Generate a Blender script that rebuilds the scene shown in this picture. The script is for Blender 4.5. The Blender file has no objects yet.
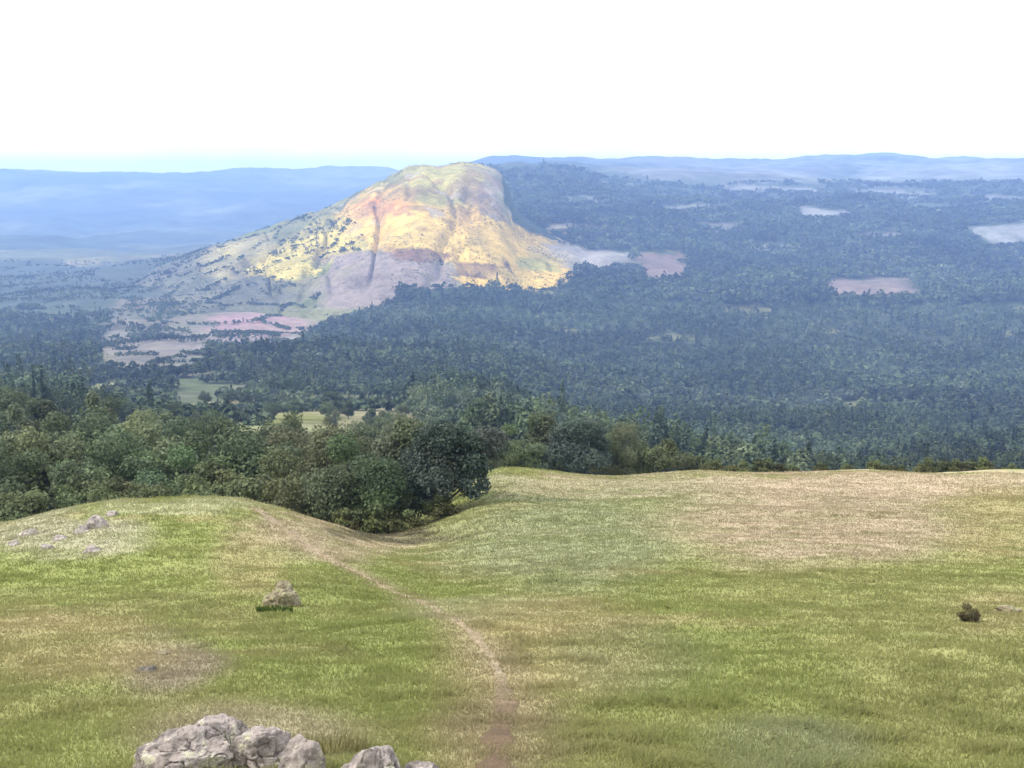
import bpy, bmesh, math, random
import numpy as np
R = math.radians
rng = np.random.default_rng(11)
random.seed(11)
scene = bpy.context.scene
col = scene.collection

# ------------------------------------------------------------------ camera geometry
FPX, PITCH = 1098.0, R(10.3)
CP, SP = math.cos(PITCH), math.sin(PITCH)

def ray(px, py):
    a = (px - 512) / FPX; b = (384 - py) / FPX
    return np.array([a, CP + b * SP, -SP + b * CP])

def project(x, y, z):
    f = y * CP - z * SP
    u = y * SP + z * CP
    f = np.where(f < 1e-3, 1e-3, f)
    return 512 + FPX * x / f, 384 - FPX * u / f

# ------------------------------------------------------------------ noise
def _h(ix, iy, iz, seed):
    n = (ix.astype(np.int64) * 374761393 + iy.astype(np.int64) * 668265263 + iz.astype(np.int64) * 2147483647 + seed * 1274126177) & 0xFFFFFFFF
    n = ((n ^ (n >> 13)) * 1274126177) & 0xFFFFFFFF
    n = ((n ^ (n >> 16)) * 2246822519) & 0xFFFFFFFF
    return ((n ^ (n >> 15)) & 0xFFFFFF) / float(0xFFFFFF) * 2 - 1

def noise3(x, y, z, seed=0):
    x, y, z = np.broadcast_arrays(np.asarray(x, float), np.asarray(y, float), np.asarray(z, float))
    ix, iy, iz = np.floor(x), np.floor(y), np.floor(z)
    fx, fy, fz = x - ix, y - iy, z - iz
    fx = fx * fx * fx * (fx * (fx * 6 - 15) + 10); fy = fy * fy * fy * (fy * (fy * 6 - 15) + 10); fz = fz * fz * fz * (fz * (fz * 6 - 15) + 10)
    r = 0
    for dx in (0, 1):
        for dy in (0, 1):
            for dz in (0, 1):
                w = (fx if dx else 1 - fx) * (fy if dy else 1 - fy) * (fz if dz else 1 - fz)
                r = r + w * _h(ix + dx, iy + dy, iz + dz, seed)
    return r

def noise2(x, y, seed=0):
    x, y = np.broadcast_arrays(np.asarray(x, float), np.asarray(y, float))
    ix, iy = np.floor(x), np.floor(y)
    fx, fy = x - ix, y - iy
    fx = fx * fx * fx * (fx * (fx * 6 - 15) + 10); fy = fy * fy * fy * (fy * (fy * 6 - 15) + 10)
    o = np.zeros_like(ix)
    r = 0
    for dx in (0, 1):
        for dy in (0, 1):
            r = r + (fx if dx else 1 - fx) * (fy if dy else 1 - fy) * _h(ix + dx, iy + dy, o, seed)
    return r

def fbm2(x, y, s, oct=4, seed=0):
    a, t, r = 1.0, 0.0, 0
    for k in range(oct):
        r = r + a * noise2(x / s + 17.3 * k, y / s - 9.1 * k, seed + k); t += a
        a *= .55; s *= .47
    return r / t

def sstep(a, b, v):
    t = np.clip((v - a) / (b - a), 0, 1)
    return t * t * (3 - 2 * t)

# ------------------------------------------------------------------ the lie of the land
# sections through the place: along a bearing, how far down the ground lies at each distance
NEAR = [(900, 3.5), (768, 7.5), (690, 11.5), (620, 20)]
LEFT_FAR = [(475, 200), (432, 400), (396, 800), (352, 1500), (318, 2200), (262, 4000), (213, 8000), (171, 12000), (180, 14000)]
RIGHT_FAR = [(500, 200), (490, 400), (452, 800), (400, 1300), (345, 1800), (297, 2300), (268, 2900), (226, 3600), (185, 4700), (175, 5700), (159, 8600), (166, 11000), (190, 14000)]
MID_FAR = [(480, 200), (434, 400), (400, 800), (352, 1500), (305, 2200), (285, 3000), (250, 4500), (211, 8000), (169, 11500), (180, 14000)]
SECT = {
    -260: NEAR + [(575, 32), (528, 48), (555, 75), (525, 120)] + LEFT_FAR,
    0: NEAR + [(568, 33), (522, 50), (555, 75), (525, 120)] + LEFT_FAR,
    100: NEAR + [(565, 33), (501, 52), (548, 76), (522, 120)] + LEFT_FAR,
    240: NEAR + [(565, 33), (500, 52), (548, 76), (522, 120)] + LEFT_FAR,
    330: NEAR + [(572, 32), (524, 50), (545, 72), (520, 120)] + LEFT_FAR,
    400: NEAR + [(585, 31), (546, 50), (531, 63), (538, 82), (520, 120)] + MID_FAR,
    480: NEAR + [(585, 31), (535, 49), (503, 64), (473, 86), (495, 120), (480, 200), (434, 400), (400, 800), (352, 1500), (305, 2200), (272, 3000), (228, 3700), (180, 4600), (173, 5600), (165, 8600), (172, 11000), (182, 14000)],
    560: NEAR + [(570, 33), (522, 52), (492, 72), (472, 92), (500, 130)] + [(485, 200), (465, 400), (430, 800), (390, 1300), (345, 1800), (296, 2300), (268, 2900), (222, 3500), (176, 4500), (172, 5500), (162, 8600), (170, 11000), (185, 14000)],
    700: NEAR + [(565, 34), (518, 53), (490, 72), (471, 92), (500, 130)] + RIGHT_FAR,
    860: NEAR + [(565, 34), (518, 53), (490, 72), (470, 94), (500, 130)] + RIGHT_FAR,
    1024: NEAR + [(565, 34), (518, 53), (490, 72), (470, 94), (500, 130)] + RIGHT_FAR,
    1290: NEAR + [(565, 34), (515, 54), (488, 72), (468, 96), (500, 130)] + RIGHT_FAR,
}
_P, _V = [], []
for px, rows in SECT.items():
    for py, D in rows:
        d = ray(px, py); q = d * (D / d[1])
        r = math.hypot(q[0], q[1])
        _P.append((math.atan2(q[0], q[1]) * 3.0, math.log(r))); _V.append(-q[2] / r)
    b = math.atan2(ray(px, 600)[0], ray(px, 600)[1])
    _P.append((b * 3.0, math.log(1.0))); _V.append(1.93)
    _P.append((b * 3.0, math.log(.4))); _V.append(4.4)
_P = np.array(_P); _V = np.array(_V)
UMIN, UMAX = _P[:, 0].min(), _P[:, 0].max()
def _tpsk(d2):
    return np.where(d2 > 1e-12, .5 * d2 * np.log(np.maximum(d2, 1e-12)), 0)
_n = len(_P)
_K = _tpsk(((_P[:, None] - _P[None]) ** 2).sum(-1)) + np.eye(_n) * 2e-4
_A = np.zeros((_n + 3, _n + 3)); _A[:_n, :_n] = _K; _A[:_n, _n] = 1; _A[:_n, _n + 1:] = _P; _A[_n, :_n] = 1; _A[_n + 1:, :_n] = _P.T
_W = np.linalg.solve(_A, np.concatenate([_V, np.zeros(3)]))

def height(x, y):
    x = np.asarray(x, float); y = np.asarray(y, float)
    r = np.maximum(np.hypot(x, y), .4)
    u = np.clip(np.arctan2(x, y) * 3.0, UMIN, UMAX); lr = np.log(r)
    s = np.full(r.shape, _W[_n]) + _W[_n + 1] * u + _W[_n + 2] * lr
    for k in range(_n):
        s = s + _W[k] * _tpsk((u - _P[k, 0]) ** 2 + (lr - _P[k, 1]) ** 2)
    z = -r * s
    # hummocks and terracettes close by, knolls and combes farther out
    near = sstep(3, 9, r) * (1 - sstep(150, 400, r))
    z = z + near * (.20 * fbm2(x, y, 7.0, 4, 3) + .035 * fbm2(x, y, 1.1, 2, 7))
    far = sstep(250, 900, r)
    z = z + sstep(6500, 8500, r) * sstep(.0, .05, np.arctan2(x, y)) * 26 * fbm2(x, y, 420., 4, 27)
    z = z + far * (np.minimum(.017 * r, 80) * fbm2(x, y, 900.0, 5, 21) + 4 * fbm2(x, y, 160., 3, 23))
    return z

# the sunlit hill: its own mound, ridge line by bearing
HILL_R = np.array([(-60, 330), (20, 322), (100, 300), (150, 276), (220, 246), (280, 223), (340, 201), (372, 184), (392, 174), (408, 166), (422, 164), (440, 167), (462, 162), (480, 164), (494, 167), (502, 172),
                   (509, 190), (516, 208), (530, 222), (552, 235), (580, 246), (640, 258), (700, 274), (780, 300), (860, 330)], float)
HILL_D = 3200.0
_hu, _hz = [], []
for px, py in HILL_R:
    d = ray(px, py); q = d * (HILL_D / d[1]); _hu.append(math.atan2(q[0], q[1])); _hz.append(q[2] * 1.0 / math.hypot(q[0], q[1]) * HILL_D)
_hu = np.array(_hu); _hz = np.array(_hz)
def hill_height(x, y):
    r = np.hypot(x, y); u = np.arctan2(x, y)
    top = 0
    for k in (-1.5, -.5, .5, 1.5):
        top = top + .25 * np.interp(u + k * .0016 + .0035 * fbm2(x, y, 240., 3, 43), _hu, _hz)
    base = -262.0
    bend = 260 * np.sin(u * 22 + .6) * .35
    f = (r - bend - 2230) / (HILL_D - 2230)
    g = np.where(f < 1, sstep(-.12, 1.06, f) * .75 + .25 * np.clip(f, 0, 1), 1 - sstep(0, 1.0, (f - 1) / 1.5))
    z = base + (top - base) * g
    steep = np.clip(g * (1.15 - g) * 3, 0, 1)
    z = z + steep * (16 * fbm2(x, y, 260., 4, 41) + 5 * fbm2(x, y, 60., 4, 45) - 20 * np.exp(-(fbm2(u * 3200, r * .28, 150., 3, 47) / .09) ** 2)) + 1.5 * fbm2(x, y, 90., 3, 49) * sstep(.7, 1, g)
    return z - 25 * (1 - sstep(0, .06, g))

def hit(px, py, h=height, lo=2.0, hi=14000.0, n=4000):
    """where the line of sight through a picture point meets the land"""
    d = ray(px, py); d = d / math.hypot(d[0], d[1])
    t = np.exp(np.linspace(math.log(lo), math.log(hi), n))
    below = d[2] * t < h(d[0] * t, d[1] * t)
    if not below.any(): return None
    t0 = t[np.argmax(below)]
    p = d * t0
    return np.array([p[0], p[1], float(h(p[0], p[1]))])

# ------------------------------------------------------------------ object helpers
def tag(o, label=None, cat=None, group=None, kind=None):
    if label: o['label'] = label
    if cat: o['category'] = cat
    if group: o['group'] = group
    if kind: o['kind'] = kind
    return o

def mesh_np(name, V, F, colors=None, smooth=False, mat=None):
    """F: int array (n,3) or (n,4), or list of such arrays"""
    me = bpy.data.meshes.new(name)
    V = np.asarray(V, np.float32)
    Fs = F if isinstance(F, list) else [F]
    loops = np.concatenate([np.asarray(f, np.int32).ravel() for f in Fs])
    tot = np.concatenate([np.full(len(f), np.asarray(f).shape[1], np.int32) for f in Fs])
    start = np.concatenate([[0], np.cumsum(tot)[:-1]]).astype(np.int32)
    me.vertices.add(len(V)); me.vertices.foreach_set('co', V.ravel())
    me.loops.add(len(loops)); me.loops.foreach_set('vertex_index', loops)
    me.polygons.add(len(tot)); me.polygons.foreach_set('loop_start', start); me.polygons.foreach_set('loop_total', tot)
    if smooth: me.polygons.foreach_set('use_smooth', np.ones(len(tot), bool))
    me.update(calc_edges=True)
    if colors is not None:
        c = np.ones((len(V), 4), np.float32); c[:, :3] = colors
        a = me.color_attributes.new('Col', 'FLOAT_COLOR', 'POINT'); a.data.foreach_set('color', c.ravel())
    if mat: me.materials.append(mat)
    return me

def link(name, me, parent=None, loc=None):
    o = bpy.data.objects.new(name, me); col.objects.link(o)
    if parent: o.parent = parent
    if loc is not None: o.location = loc
    return o

def grid_faces(nu, nv):
    i = np.arange(nu * nv).reshape(nu, nv)
    return np.stack([i[:-1, :-1].ravel(), i[1:, :-1].ravel(), i[1:, 1:].ravel(), i[:-1, 1:].ravel()], 1)

# ------------------------------------------------------------------ materials
def new_mat(name):
    m = bpy.data.materials.new(name); m.use_nodes = True
    nt = m.node_tree; b = nt.nodes['Principled BSDF']
    return m, nt, b

def nd(nt, t, **kw):
    n = nt.nodes.new(t)
    for k, v in kw.items():
        if k in n.inputs.keys(): n.inputs[k].default_value = v
        else: setattr(n, k, v)
    return n

def noise_vary(nt, colsock, scales, lo, hi, coord='Position'):
    """multiply a colour by noise at several sizes"""
    g = nd(nt, 'ShaderNodeNewGeometry')
    c = colsock
    for k, s in enumerate(scales):
        n = nd(nt, 'ShaderNodeTexNoise', Scale=s, Detail=5.0, Roughness=.62)
        nt.links.new(g.outputs['Position'], n.inputs['Vector'])
        mr = nd(nt, 'ShaderNodeMapRange'); mr.inputs[1].default_value = .3; mr.inputs[2].default_value = .7
        mr.inputs[3].default_value = lo; mr.inputs[4].default_value = hi
        nt.links.new(n.outputs['Fac'], mr.inputs[0])
        mx = nd(nt, 'ShaderNodeMix', data_type='RGBA', blend_type='MULTIPLY'); mx.inputs[0].default_value = 1
        nt.links.new(c, mx.inputs[6]); nt.links.new(mr.outputs[0], mx.inputs[7])
        c = mx.outputs[2]
    return c

def attr_mat(name, scales, lo, hi, rough=.95, bump=None, transl=0, objrand=False):
    m, nt, b = new_mat(name)
    a = nd(nt, 'ShaderNodeAttribute', attribute_name='Col')
    c = a.outputs['Color']
    if scales: c = noise_vary(nt, c, scales, lo, hi)
    if objrand:
        oi = nd(nt, 'ShaderNodeObjectInfo')
        hs = nd(nt, 'ShaderNodeHueSaturation')
        mh = nd(nt, 'ShaderNodeMapRange'); mh.inputs[3].default_value = .475; mh.inputs[4].default_value = .500
        mv = nd(nt, 'ShaderNodeMapRange'); mv.inputs[3].default_value = .85; mv.inputs[4].default_value = 1.4
        wn = nd(nt, 'ShaderNodeTexWhiteNoise', noise_dimensions='1D')
        nt.links.new(oi.outputs['Random'], mh.inputs[0]); nt.links.new(oi.outputs['Random'], wn.inputs['W'])
        nt.links.new(wn.outputs['Value'], mv.inputs[0])
        nt.links.new(mh.outputs[0], hs.inputs['Hue']); nt.links.new(mv.outputs[0], hs.inputs['Value'])
        nt.links.new(c, hs.inputs['Color']); c = hs.outputs['Color']
    nt.links.new(c, b.inputs['Base Color'])
    b.inputs['Roughness'].default_value = rough
    b.inputs['Specular IOR Level'].default_value = .15
    if bump:
        g = nd(nt, 'ShaderNodeNewGeometry')
        n = nd(nt, 'ShaderNodeTexNoise', Scale=bump[0], Detail=6.0, Roughness=.65)
        nt.links.new(g.outputs['Position'], n.inputs['Vector'])
        bp = nd(nt, 'ShaderNodeBump', Strength=bump[2], Distance=bump[1])
        nt.links.new(n.outputs['Fac'], bp.inputs['Height']); nt.links.new(bp.outputs['Normal'], b.inputs['Normal'])
    if transl:
        t = nd(nt, 'ShaderNodeBsdfTranslucent'); nt.links.new(c, t.inputs['Color'])
        mx = nd(nt, 'ShaderNodeMixShader'); mx.inputs[0].default_value = transl
        nt.links.new(b.outputs[0], mx.inputs[1]); nt.links.new(t.outputs[0], mx.inputs[2])
        nt.links.new(mx.outputs[0], nt.nodes['Material Output'].inputs['Surface'])
    return m

M_TURF = attr_mat('turf', (1.7, 9.0), .82, 1.2, bump=(14.0, .05, .8))
M_BLADE = attr_mat('grass_blade', None, 1, 1, rough=.8, transl=.5)
M_LAND = attr_mat('land', (.012, .05), .72, 1.28, bump=(.05, 6.0, .5))
M_FARLAND = attr_mat('far_land', (.0016, .006), .6, 1.4)
M_HILLSIDE = attr_mat('hillside', (.009, .04, .13), .76, 1.26, bump=(.06, 9.0, .9))
M_LEAF = attr_mat('leaf', None, 1, 1, rough=.7, transl=.28, objrand=True)
M_WOODLEAF = attr_mat('woodland_leaf', None, 1, 1, rough=.85, transl=.2)
M_PATH = attr_mat('dirt_path', (3.0, 16.0), .75, 1.22, bump=(18.0, .04, .9))

def bark_mat():
    m, nt, b = new_mat('bark')
    g = nd(nt, 'ShaderNodeTexCoord')
    mp = nd(nt, 'ShaderNodeMapping'); mp.inputs['Scale'].default_value = (5, 5, 1)
    n = nd(nt, 'ShaderNodeTexNoise', Scale=2.5, Detail=6.0)
    cr = nd(nt, 'ShaderNodeValToRGB'); cr.color_ramp.elements[0].color = (.03, .024, .018, 1); cr.color_ramp.elements[1].color = (.13, .11, .085, 1)
    nt.links.new(g.outputs['Object'], mp.inputs[0]); nt.links.new(mp.outputs[0], n.inputs[0]); nt.links.new(n.outputs['Fac'], cr.inputs[0])
    nt.links.new(cr.outputs[0], b.inputs['Base Color']); b.inputs['Roughness'].default_value = .95
    bp = nd(nt, 'ShaderNodeBump', Strength=.8, Distance=.04); nt.links.new(n.outputs['Fac'], bp.inputs['Height']); nt.links.new(bp.outputs[0], b.inputs['Normal'])
    return m
M_BARK = bark_mat()

def rock_mat(name, dark, mid, pale, lichen, lichen_amt):
    m, nt, b = new_mat(name)
    tc = nd(nt, 'ShaderNodeTexCoord')
    n1 = nd(nt, 'ShaderNodeTexNoise', Scale=3.2, Detail=9.0, Roughness=.68)
    n2 = nd(nt, 'ShaderNodeTexNoise', Scale=17.0, Detail=6.0, Roughness=.7)
    n3 = nd(nt, 'ShaderNodeTexNoise', Scale=6.5, Detail=7.0, Roughness=.75)
    for n in (n1, n2, n3): nt.links.new(tc.outputs['Object'], n.inputs['Vector'])
    cr = nd(nt, 'ShaderNodeValToRGB')
    e = cr.color_ramp.elements; e[0].position = .36; e[0].color = (*dark, 1); e[1].position = .68; e[1].color = (*pale, 1)
    k = e.new(.5); k.color = (*mid, 1)
    nt.links.new(n1.outputs['Fac'], cr.inputs[0])
    mr = nd(nt, 'ShaderNodeMapRange'); mr.inputs[1].default_value = .3; mr.inputs[2].default_value = .7; mr.inputs[3].default_value = .7; mr.inputs[4].default_value = 1.2
    nt.links.new(n2.outputs['Fac'], mr.inputs[0])
    mx = nd(nt, 'ShaderNodeMix', data_type='RGBA', blend_type='MULTIPLY'); mx.inputs[0].default_value = 1
    nt.links.new(cr.outputs[0], mx.inputs[6]); nt.links.new(mr.outputs[0], mx.inputs[7])
    lr = nd(nt, 'ShaderNodeValToRGB'); le = lr.color_ramp.elements
    le[0].position = .62 - lichen_amt * .2; le[0].color = (0, 0, 0, 1); le[1].position = .66 - lichen_amt * .2; le[1].color = (1, 1, 1, 1)
    nt.links.new(n3.outputs['Fac'], lr.inputs[0])
    ml = nd(nt, 'ShaderNodeMix', data_type='RGBA'); ml.inputs[7].default_value = (*lichen, 1)
    nt.links.new(lr.outputs[0], ml.inputs[0]); nt.links.new(mx.outputs[2], ml.inputs[6])
    nt.links.new(ml.outputs[2], b.inputs['Base Color']); b.inputs['Roughness'].default_value = .92
    ad = nd(nt, 'ShaderNodeMath', operation='ADD'); nt.links.new(n1.outputs['Fac'], ad.inputs[0]); nt.links.new(n2.outputs['Fac'], ad.inputs[1])
    bp = nd(nt, 'ShaderNodeBump', Strength=.8, Distance=.05); nt.links.new(ad.outputs[0], bp.inputs['Height']); nt.links.new(bp.outputs[0], b.inputs['Normal'])
    return m
M_ROCK = rock_mat('limestone', (.085, .07, .06), (.29, .245, .225), (.43, .385, .35), (.46, .43, .31), .3)
M_STONE = rock_mat('weathered_stone', (.13, .105, .065), (.22, .185, .115), (.31, .27, .18), (.24, .235, .12), .3)
M_DARKSTONE = rock_mat('dark_stone', (.05, .045, .035), (.10, .085, .065), (.17, .15, .12), (.2, .19, .13), .0)

# ------------------------------------------------------------------ colours of turf and land
G_GREEN = np.array([.168, .188, .056]); G_DRY = np.array([.245, .205, .102]); G_PALE = np.array([.275, .270, .155])
G_OLIVE = np.array([.190, .190, .070]); G_PINK = np.array([.300, .240, .165]); G_GREY = np.array([.185, .195, .105]); EARTH = np.array([.215, .175, .130])
DIRT = np.array([.255, .200, .130])

def inpoly(px, py, poly):
    ins = np.zeros(px.shape, bool); n = len(poly)
    for i in range(n):
        x1, y1 = poly[i]; x2, y2 = poly[(i + 1) % n]
        c = ((y1 > py) != (y2 > py))
        xi = (x2 - x1) * (py - y1) / ((y2 - y1) if y2 != y1 else 1e-9) + x1
        ins ^= c & (px < xi)
    return ins

def ground_pt(px, py):
    p = hit(px, py, lo=3, hi=140, n=1500)
    return p

# footpath: a worn trod coming up the slope, round the mound and over its shoulder
PATH_PX = [(494, 800), (496, 768), (500, 730), (503, 695), (496, 665), (478, 640), (452, 618), (418, 600), (372, 580), (332, 560), (300, 540), (272, 520), (255, 508)]
PATH = np.array([ground_pt(*p)[:2] for p in PATH_PX])
def catmull(P, n=14):
    P = np.vstack([2 * P[0] - P[1], P, 2 * P[-1] - P[-2]]); out = []
    for i in range(1, len(P) - 2):
        for t in np.linspace(0, 1, n, endpoint=False):
            a, b, c, d = P[i - 1], P[i], P[i + 1], P[i + 2]
            out.append(.5 * ((2 * b) + (-a + c) * t + (2 * a - 5 * b + 4 * c - d) * t * t + (-a + 3 * b - 3 * c + d) * t ** 3))
    out.append(P[-2]); return np.array(out)
PATHC = catmull(PATH)
def path_dist(x, y):
    best = np.full(np.shape(x), 1e9)
    for q in PATHC[::2]:
        best = np.minimum(best, (x - q[0]) ** 2 + (y - q[1]) ** 2)
    return np.sqrt(best)

# patches of sward: (middle in the photo, half sizes in the photo, colour, strength)
PATCH = [
    ((160, 668), (62, 34), EARTH, .85), ((60, 650), (110, 40), G_DRY, .75), ((250, 625), (60, 14), G_DRY, .4),
    ((110, 560), (190, 36), G_GREEN * 1.04, .8), ((370, 660), (130, 70), G_GREEN * .92, .75), ((60, 745), (110, 30), G_GREEN, .7),
    ((60, 536), (82, 24), np.array([.29, .27, .19]), .85), ((180, 503), (110, 9), G_PALE, .8), ((330, 535), (100, 26), G_PINK, .8),
    ((250, 560), (40, 34), G_DRY, .6), ((490, 607), (90, 10), G_PALE, .65),
    ((560, 640), (110, 50), G_DRY, .75), ((560, 545), (130, 46), G_GREY, .85), ((500, 485), (40, 14), np.array([.17, .2, .1]), .7),
    ((830, 484), (340, 15), G_PINK * 1.1, 1.0), ((640, 500), (120, 30), G_GREY, .5), ((820, 525), (150, 44), G_PINK * .95, .95), ((1000, 520), (60, 40), G_DRY, .7),
    ((850, 585), (180, 26), G_OLIVE, .75), ((760, 680), (90, 44), G_GREEN * .95, .7), ((640, 655), (70, 40), G_GREY, .35), ((950, 680), (110, 60), G_OLIVE, .8),
    ((790, 745), (90, 30), G_GREY, .8), ((1000, 610), (60, 22), G_DRY, .6), ((570, 740), (80, 40), G_OLIVE, .6), ((250, 735), (120, 30), EARTH * 1.15, .6), ((480, 720), (60, 70), G_DRY, .5), ((392, 533), (72, 7), np.array([.075, .068, .038]), .95),  # last entry: litter colour darkened to stand for shade under the clump
]
def turf_colour(x, y, z):
    px, py = project(x, y, z)
    wx = px + 26 * fbm2(x, y, 5.0, 3, 61) * np.clip(9 / np.hypot(x, y), .35, 1.2) * 1.6; wy = py + 13 * fbm2(x, y, 4.0, 3, 65)
    n = fbm2(x, y, 9.0, 4, 71) ; n2 = fbm2(x, y, 1.6, 3, 77)
    k = sstep(-.35, .45, n + .35 * n2)[..., None]
    c = G_GREEN * (1 - k) + G_OLIVE * k
    k = (sstep(.1, .6, fbm2(x, y, 3.2, 4, 81)) * .6)[..., None]
    c = c * (1 - k) + G_DRY * k
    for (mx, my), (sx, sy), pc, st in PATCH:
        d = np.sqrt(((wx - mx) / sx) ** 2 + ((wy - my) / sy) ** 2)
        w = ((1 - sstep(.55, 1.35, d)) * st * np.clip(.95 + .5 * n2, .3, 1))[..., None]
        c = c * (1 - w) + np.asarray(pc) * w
    d = path_dist(x, y)
    w = ((1 - sstep(.05, .8, d + .3 * n2)) * .55)[..., None]
    c = c * (1 - w) + DIRT * .9 * w
    return np.clip(c * 1.06 * (1 + .12 * n2[..., None]), .01, .6)

# ------------------------------------------------------------------ near hillside
def ground():
    u = np.concatenate([np.linspace(R(-110), R(-32), 60, endpoint=False), np.linspace(R(-32), R(32), 620), np.linspace(R(32), R(110), 61)[1:]])
    r = np.concatenate([np.exp(np.linspace(math.log(.4), math.log(6), 40, endpoint=False)), np.exp(np.linspace(math.log(6), math.log(150), 460))])
    U, RR = np.meshgrid(u, r, indexing='ij')
    x = (RR * np.sin(U)).ravel(); y = (RR * np.cos(U)).ravel(); z = height(x, y)
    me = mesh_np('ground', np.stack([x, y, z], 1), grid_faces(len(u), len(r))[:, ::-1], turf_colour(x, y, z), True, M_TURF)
    tag(link('ground', me), 'grazed grassy hillside with dry tan patches falling away below the viewpoint', 'ground', kind='structure')
ground()

def path():
    n = len(PATHC); V = []; K = 9
    tan = np.gradient(PATHC, axis=0); tan /= np.linalg.norm(tan, axis=1)[:, None]
    nor = np.stack([tan[:, 1], -tan[:, 0]], 1)
    s = np.cumsum(np.r_[0, np.linalg.norm(np.diff(PATHC, axis=0), axis=1)])
    mid = 1 - .55 * sstep(5, 10, s) * (1 - sstep(26, 34, s))
    wl = mid * (.11 + .0045 * s) * (1 + .45 * noise2(s / .5, s * 0, 5) + .3 * noise2(s / .16, s * 0, 9)); wr = mid * (.11 + .0045 * s) * (1 + .45 * noise2(s / .5, s * 0 + 7, 6) + .3 * noise2(s / .16, s * 0 + 3, 8))
    for k in range(K):
        t = k / (K - 1) * 2 - 1
        w = np.where(t < 0, wl, wr) * t
        p = PATHC + nor * w[:, None]
        V.append(np.stack([p[:, 0], p[:, 1], height(p[:, 0], p[:, 1]) + .014 - .03 * (1 - t * t) * 0 - .012 * (abs(t) == 1)], 1))
    V = np.stack(V, 1).reshape(-1, 3)
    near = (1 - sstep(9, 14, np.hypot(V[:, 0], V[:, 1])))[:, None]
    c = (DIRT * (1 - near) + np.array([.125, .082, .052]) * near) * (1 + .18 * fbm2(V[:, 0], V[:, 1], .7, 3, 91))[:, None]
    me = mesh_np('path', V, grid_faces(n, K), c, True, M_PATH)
    o = tag(link('path', me), 'narrow bare dirt footpath winding up the grass slope past the mound', 'path', kind='structure')
    return o
path()

# ------------------------------------------------------------------ valley, far hills, sunlit hill
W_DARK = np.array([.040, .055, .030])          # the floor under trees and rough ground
FIELDS = [  # outline as seen, colour of the crop
    ([(110, 380), (240, 378), (250, 395), (180, 402), (110, 400)], (.058, .072, .034)),
    ([(275, 399), (300, 395), (400, 394), (404, 408), (280, 410)], (.066, .074, .036)),
    ([(265, 413), (350, 413), (345, 424), (270, 424)], (0.118, 0.122, 0.037)),
    ([(204, 314), (314, 311), (318, 324), (305, 334), (208, 337)], (.225, .145, .148)),
    ([(105, 330), (204, 325), (206, 352), (105, 354)], (0.122, 0.107, 0.096)),
    ([(105, 354), (206, 352), (206, 376), (105, 376)], (0.100, 0.092, 0.080)),
    ([(206, 337), (305, 335), (300, 345), (206, 348)], (0.178, 0.148, 0.155)),
    ([(110, 300), (206, 290), (206, 324), (110, 328)], (0.126, 0.111, 0.081)),
    ([(824, 279), (915, 277), (922, 299), (832, 300)], (.155, .115, .10)),
    ([(960, 226), (1060, 222), (1060, 246), (985, 246)], (0.185, 0.185, 0.174)),
    ([(796, 208), (850, 209), (846, 219), (800, 218)], (0.178, 0.174, 0.163)),
    ([(745, 243), (800, 243), (796, 252), (750, 251)], (0.148, 0.148, 0.137)),
    ([(634, 250), (684, 252), (690, 280), (644, 286)], (.14, .10, .08)),
    ([(560, 250), (634, 251), (634, 266), (575, 272)], (.2, .185, .165)),
    ([(610, 164), (840, 164), (830, 178), (700, 182), (630, 176)], (0.126, 0.130, 0.115)),
    ([(560, 196), (600, 197), (598, 202), (562, 201)], (.16, .16, .145)),
    ([(660, 206), (735, 204), (728, 211), (664, 212)], (.15, .155, .14)),
    ([(850, 190), (930, 189), (925, 197), (856, 197)], (.17, .17, .155)),
    ([(980, 196), (1040, 196), (1040, 203), (984, 203)], (.15, .155, .14)),
    ([(700, 224), (742, 223), (738, 231), (702, 231)], (.15, .14, .12)),
    ([(850, 234), (905, 233), (900, 241), (852, 241)], (.16, .15, .13)),
    ([(720, 186), (830, 186), (820, 192), (724, 192)], (.17, .17, .155)),
    ([(860, 160), (1060, 158), (1060, 182), (860, 186)], (0.140, 0.150, 0.125)),
]
HILL_FIELDS = [
    ([(90, 262), (250, 240), (300, 300), (220, 330), (90, 330)], (.095, .095, .070)),
    ([(200, 250), (262, 232), (290, 262), (215, 285)], (.23, .20, .10)),
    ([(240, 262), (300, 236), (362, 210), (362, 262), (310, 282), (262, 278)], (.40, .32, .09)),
    ([(308, 262), (356, 260), (356, 284), (312, 284)], (.14, .15, .05)),
    ([(325, 255), (395, 248), (445, 268), (450, 290), (420, 305), (320, 310)], (.185, .148, .125)),
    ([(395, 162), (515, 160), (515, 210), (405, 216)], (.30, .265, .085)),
    ([(350, 215), (368, 190), (410, 186), (420, 206), (505, 210), (548, 232), (575, 258), (562, 288), (500, 292), (455, 284), (442, 262), (372, 250)], (.50, .34, .085)),  # dry grass, with sun through a cloud gap put into its colour
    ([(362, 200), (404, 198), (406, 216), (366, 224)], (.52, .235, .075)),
    ([(476, 166), (520, 168), (516, 222), (470, 214)], (.19, .165, .115)),
    ([(388, 247), (442, 249), (440, 259), (392, 260)], (.13, .075, .045)),
    ([(444, 262), (496, 260), (497, 274), (446, 275)], (.14, .085, .045)),
    ([(505, 258), (555, 255), (552, 268), (510, 270)], (.26, .24, .07)),
    ([(548, 244), (640, 252), (640, 272), (570, 276)], (.26, .24, .215)),
    ([(620, 250), (638, 250), (638, 286), (622, 286)], (.32, .27, .23)),
    ([(638, 252), (658, 254), (658, 276), (640, 276)], (.20, .12, .085)),
    ([(655, 250), (720, 262), (720, 305), (600, 305), (610, 286)], (.16, .13, .118)),
]
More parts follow.
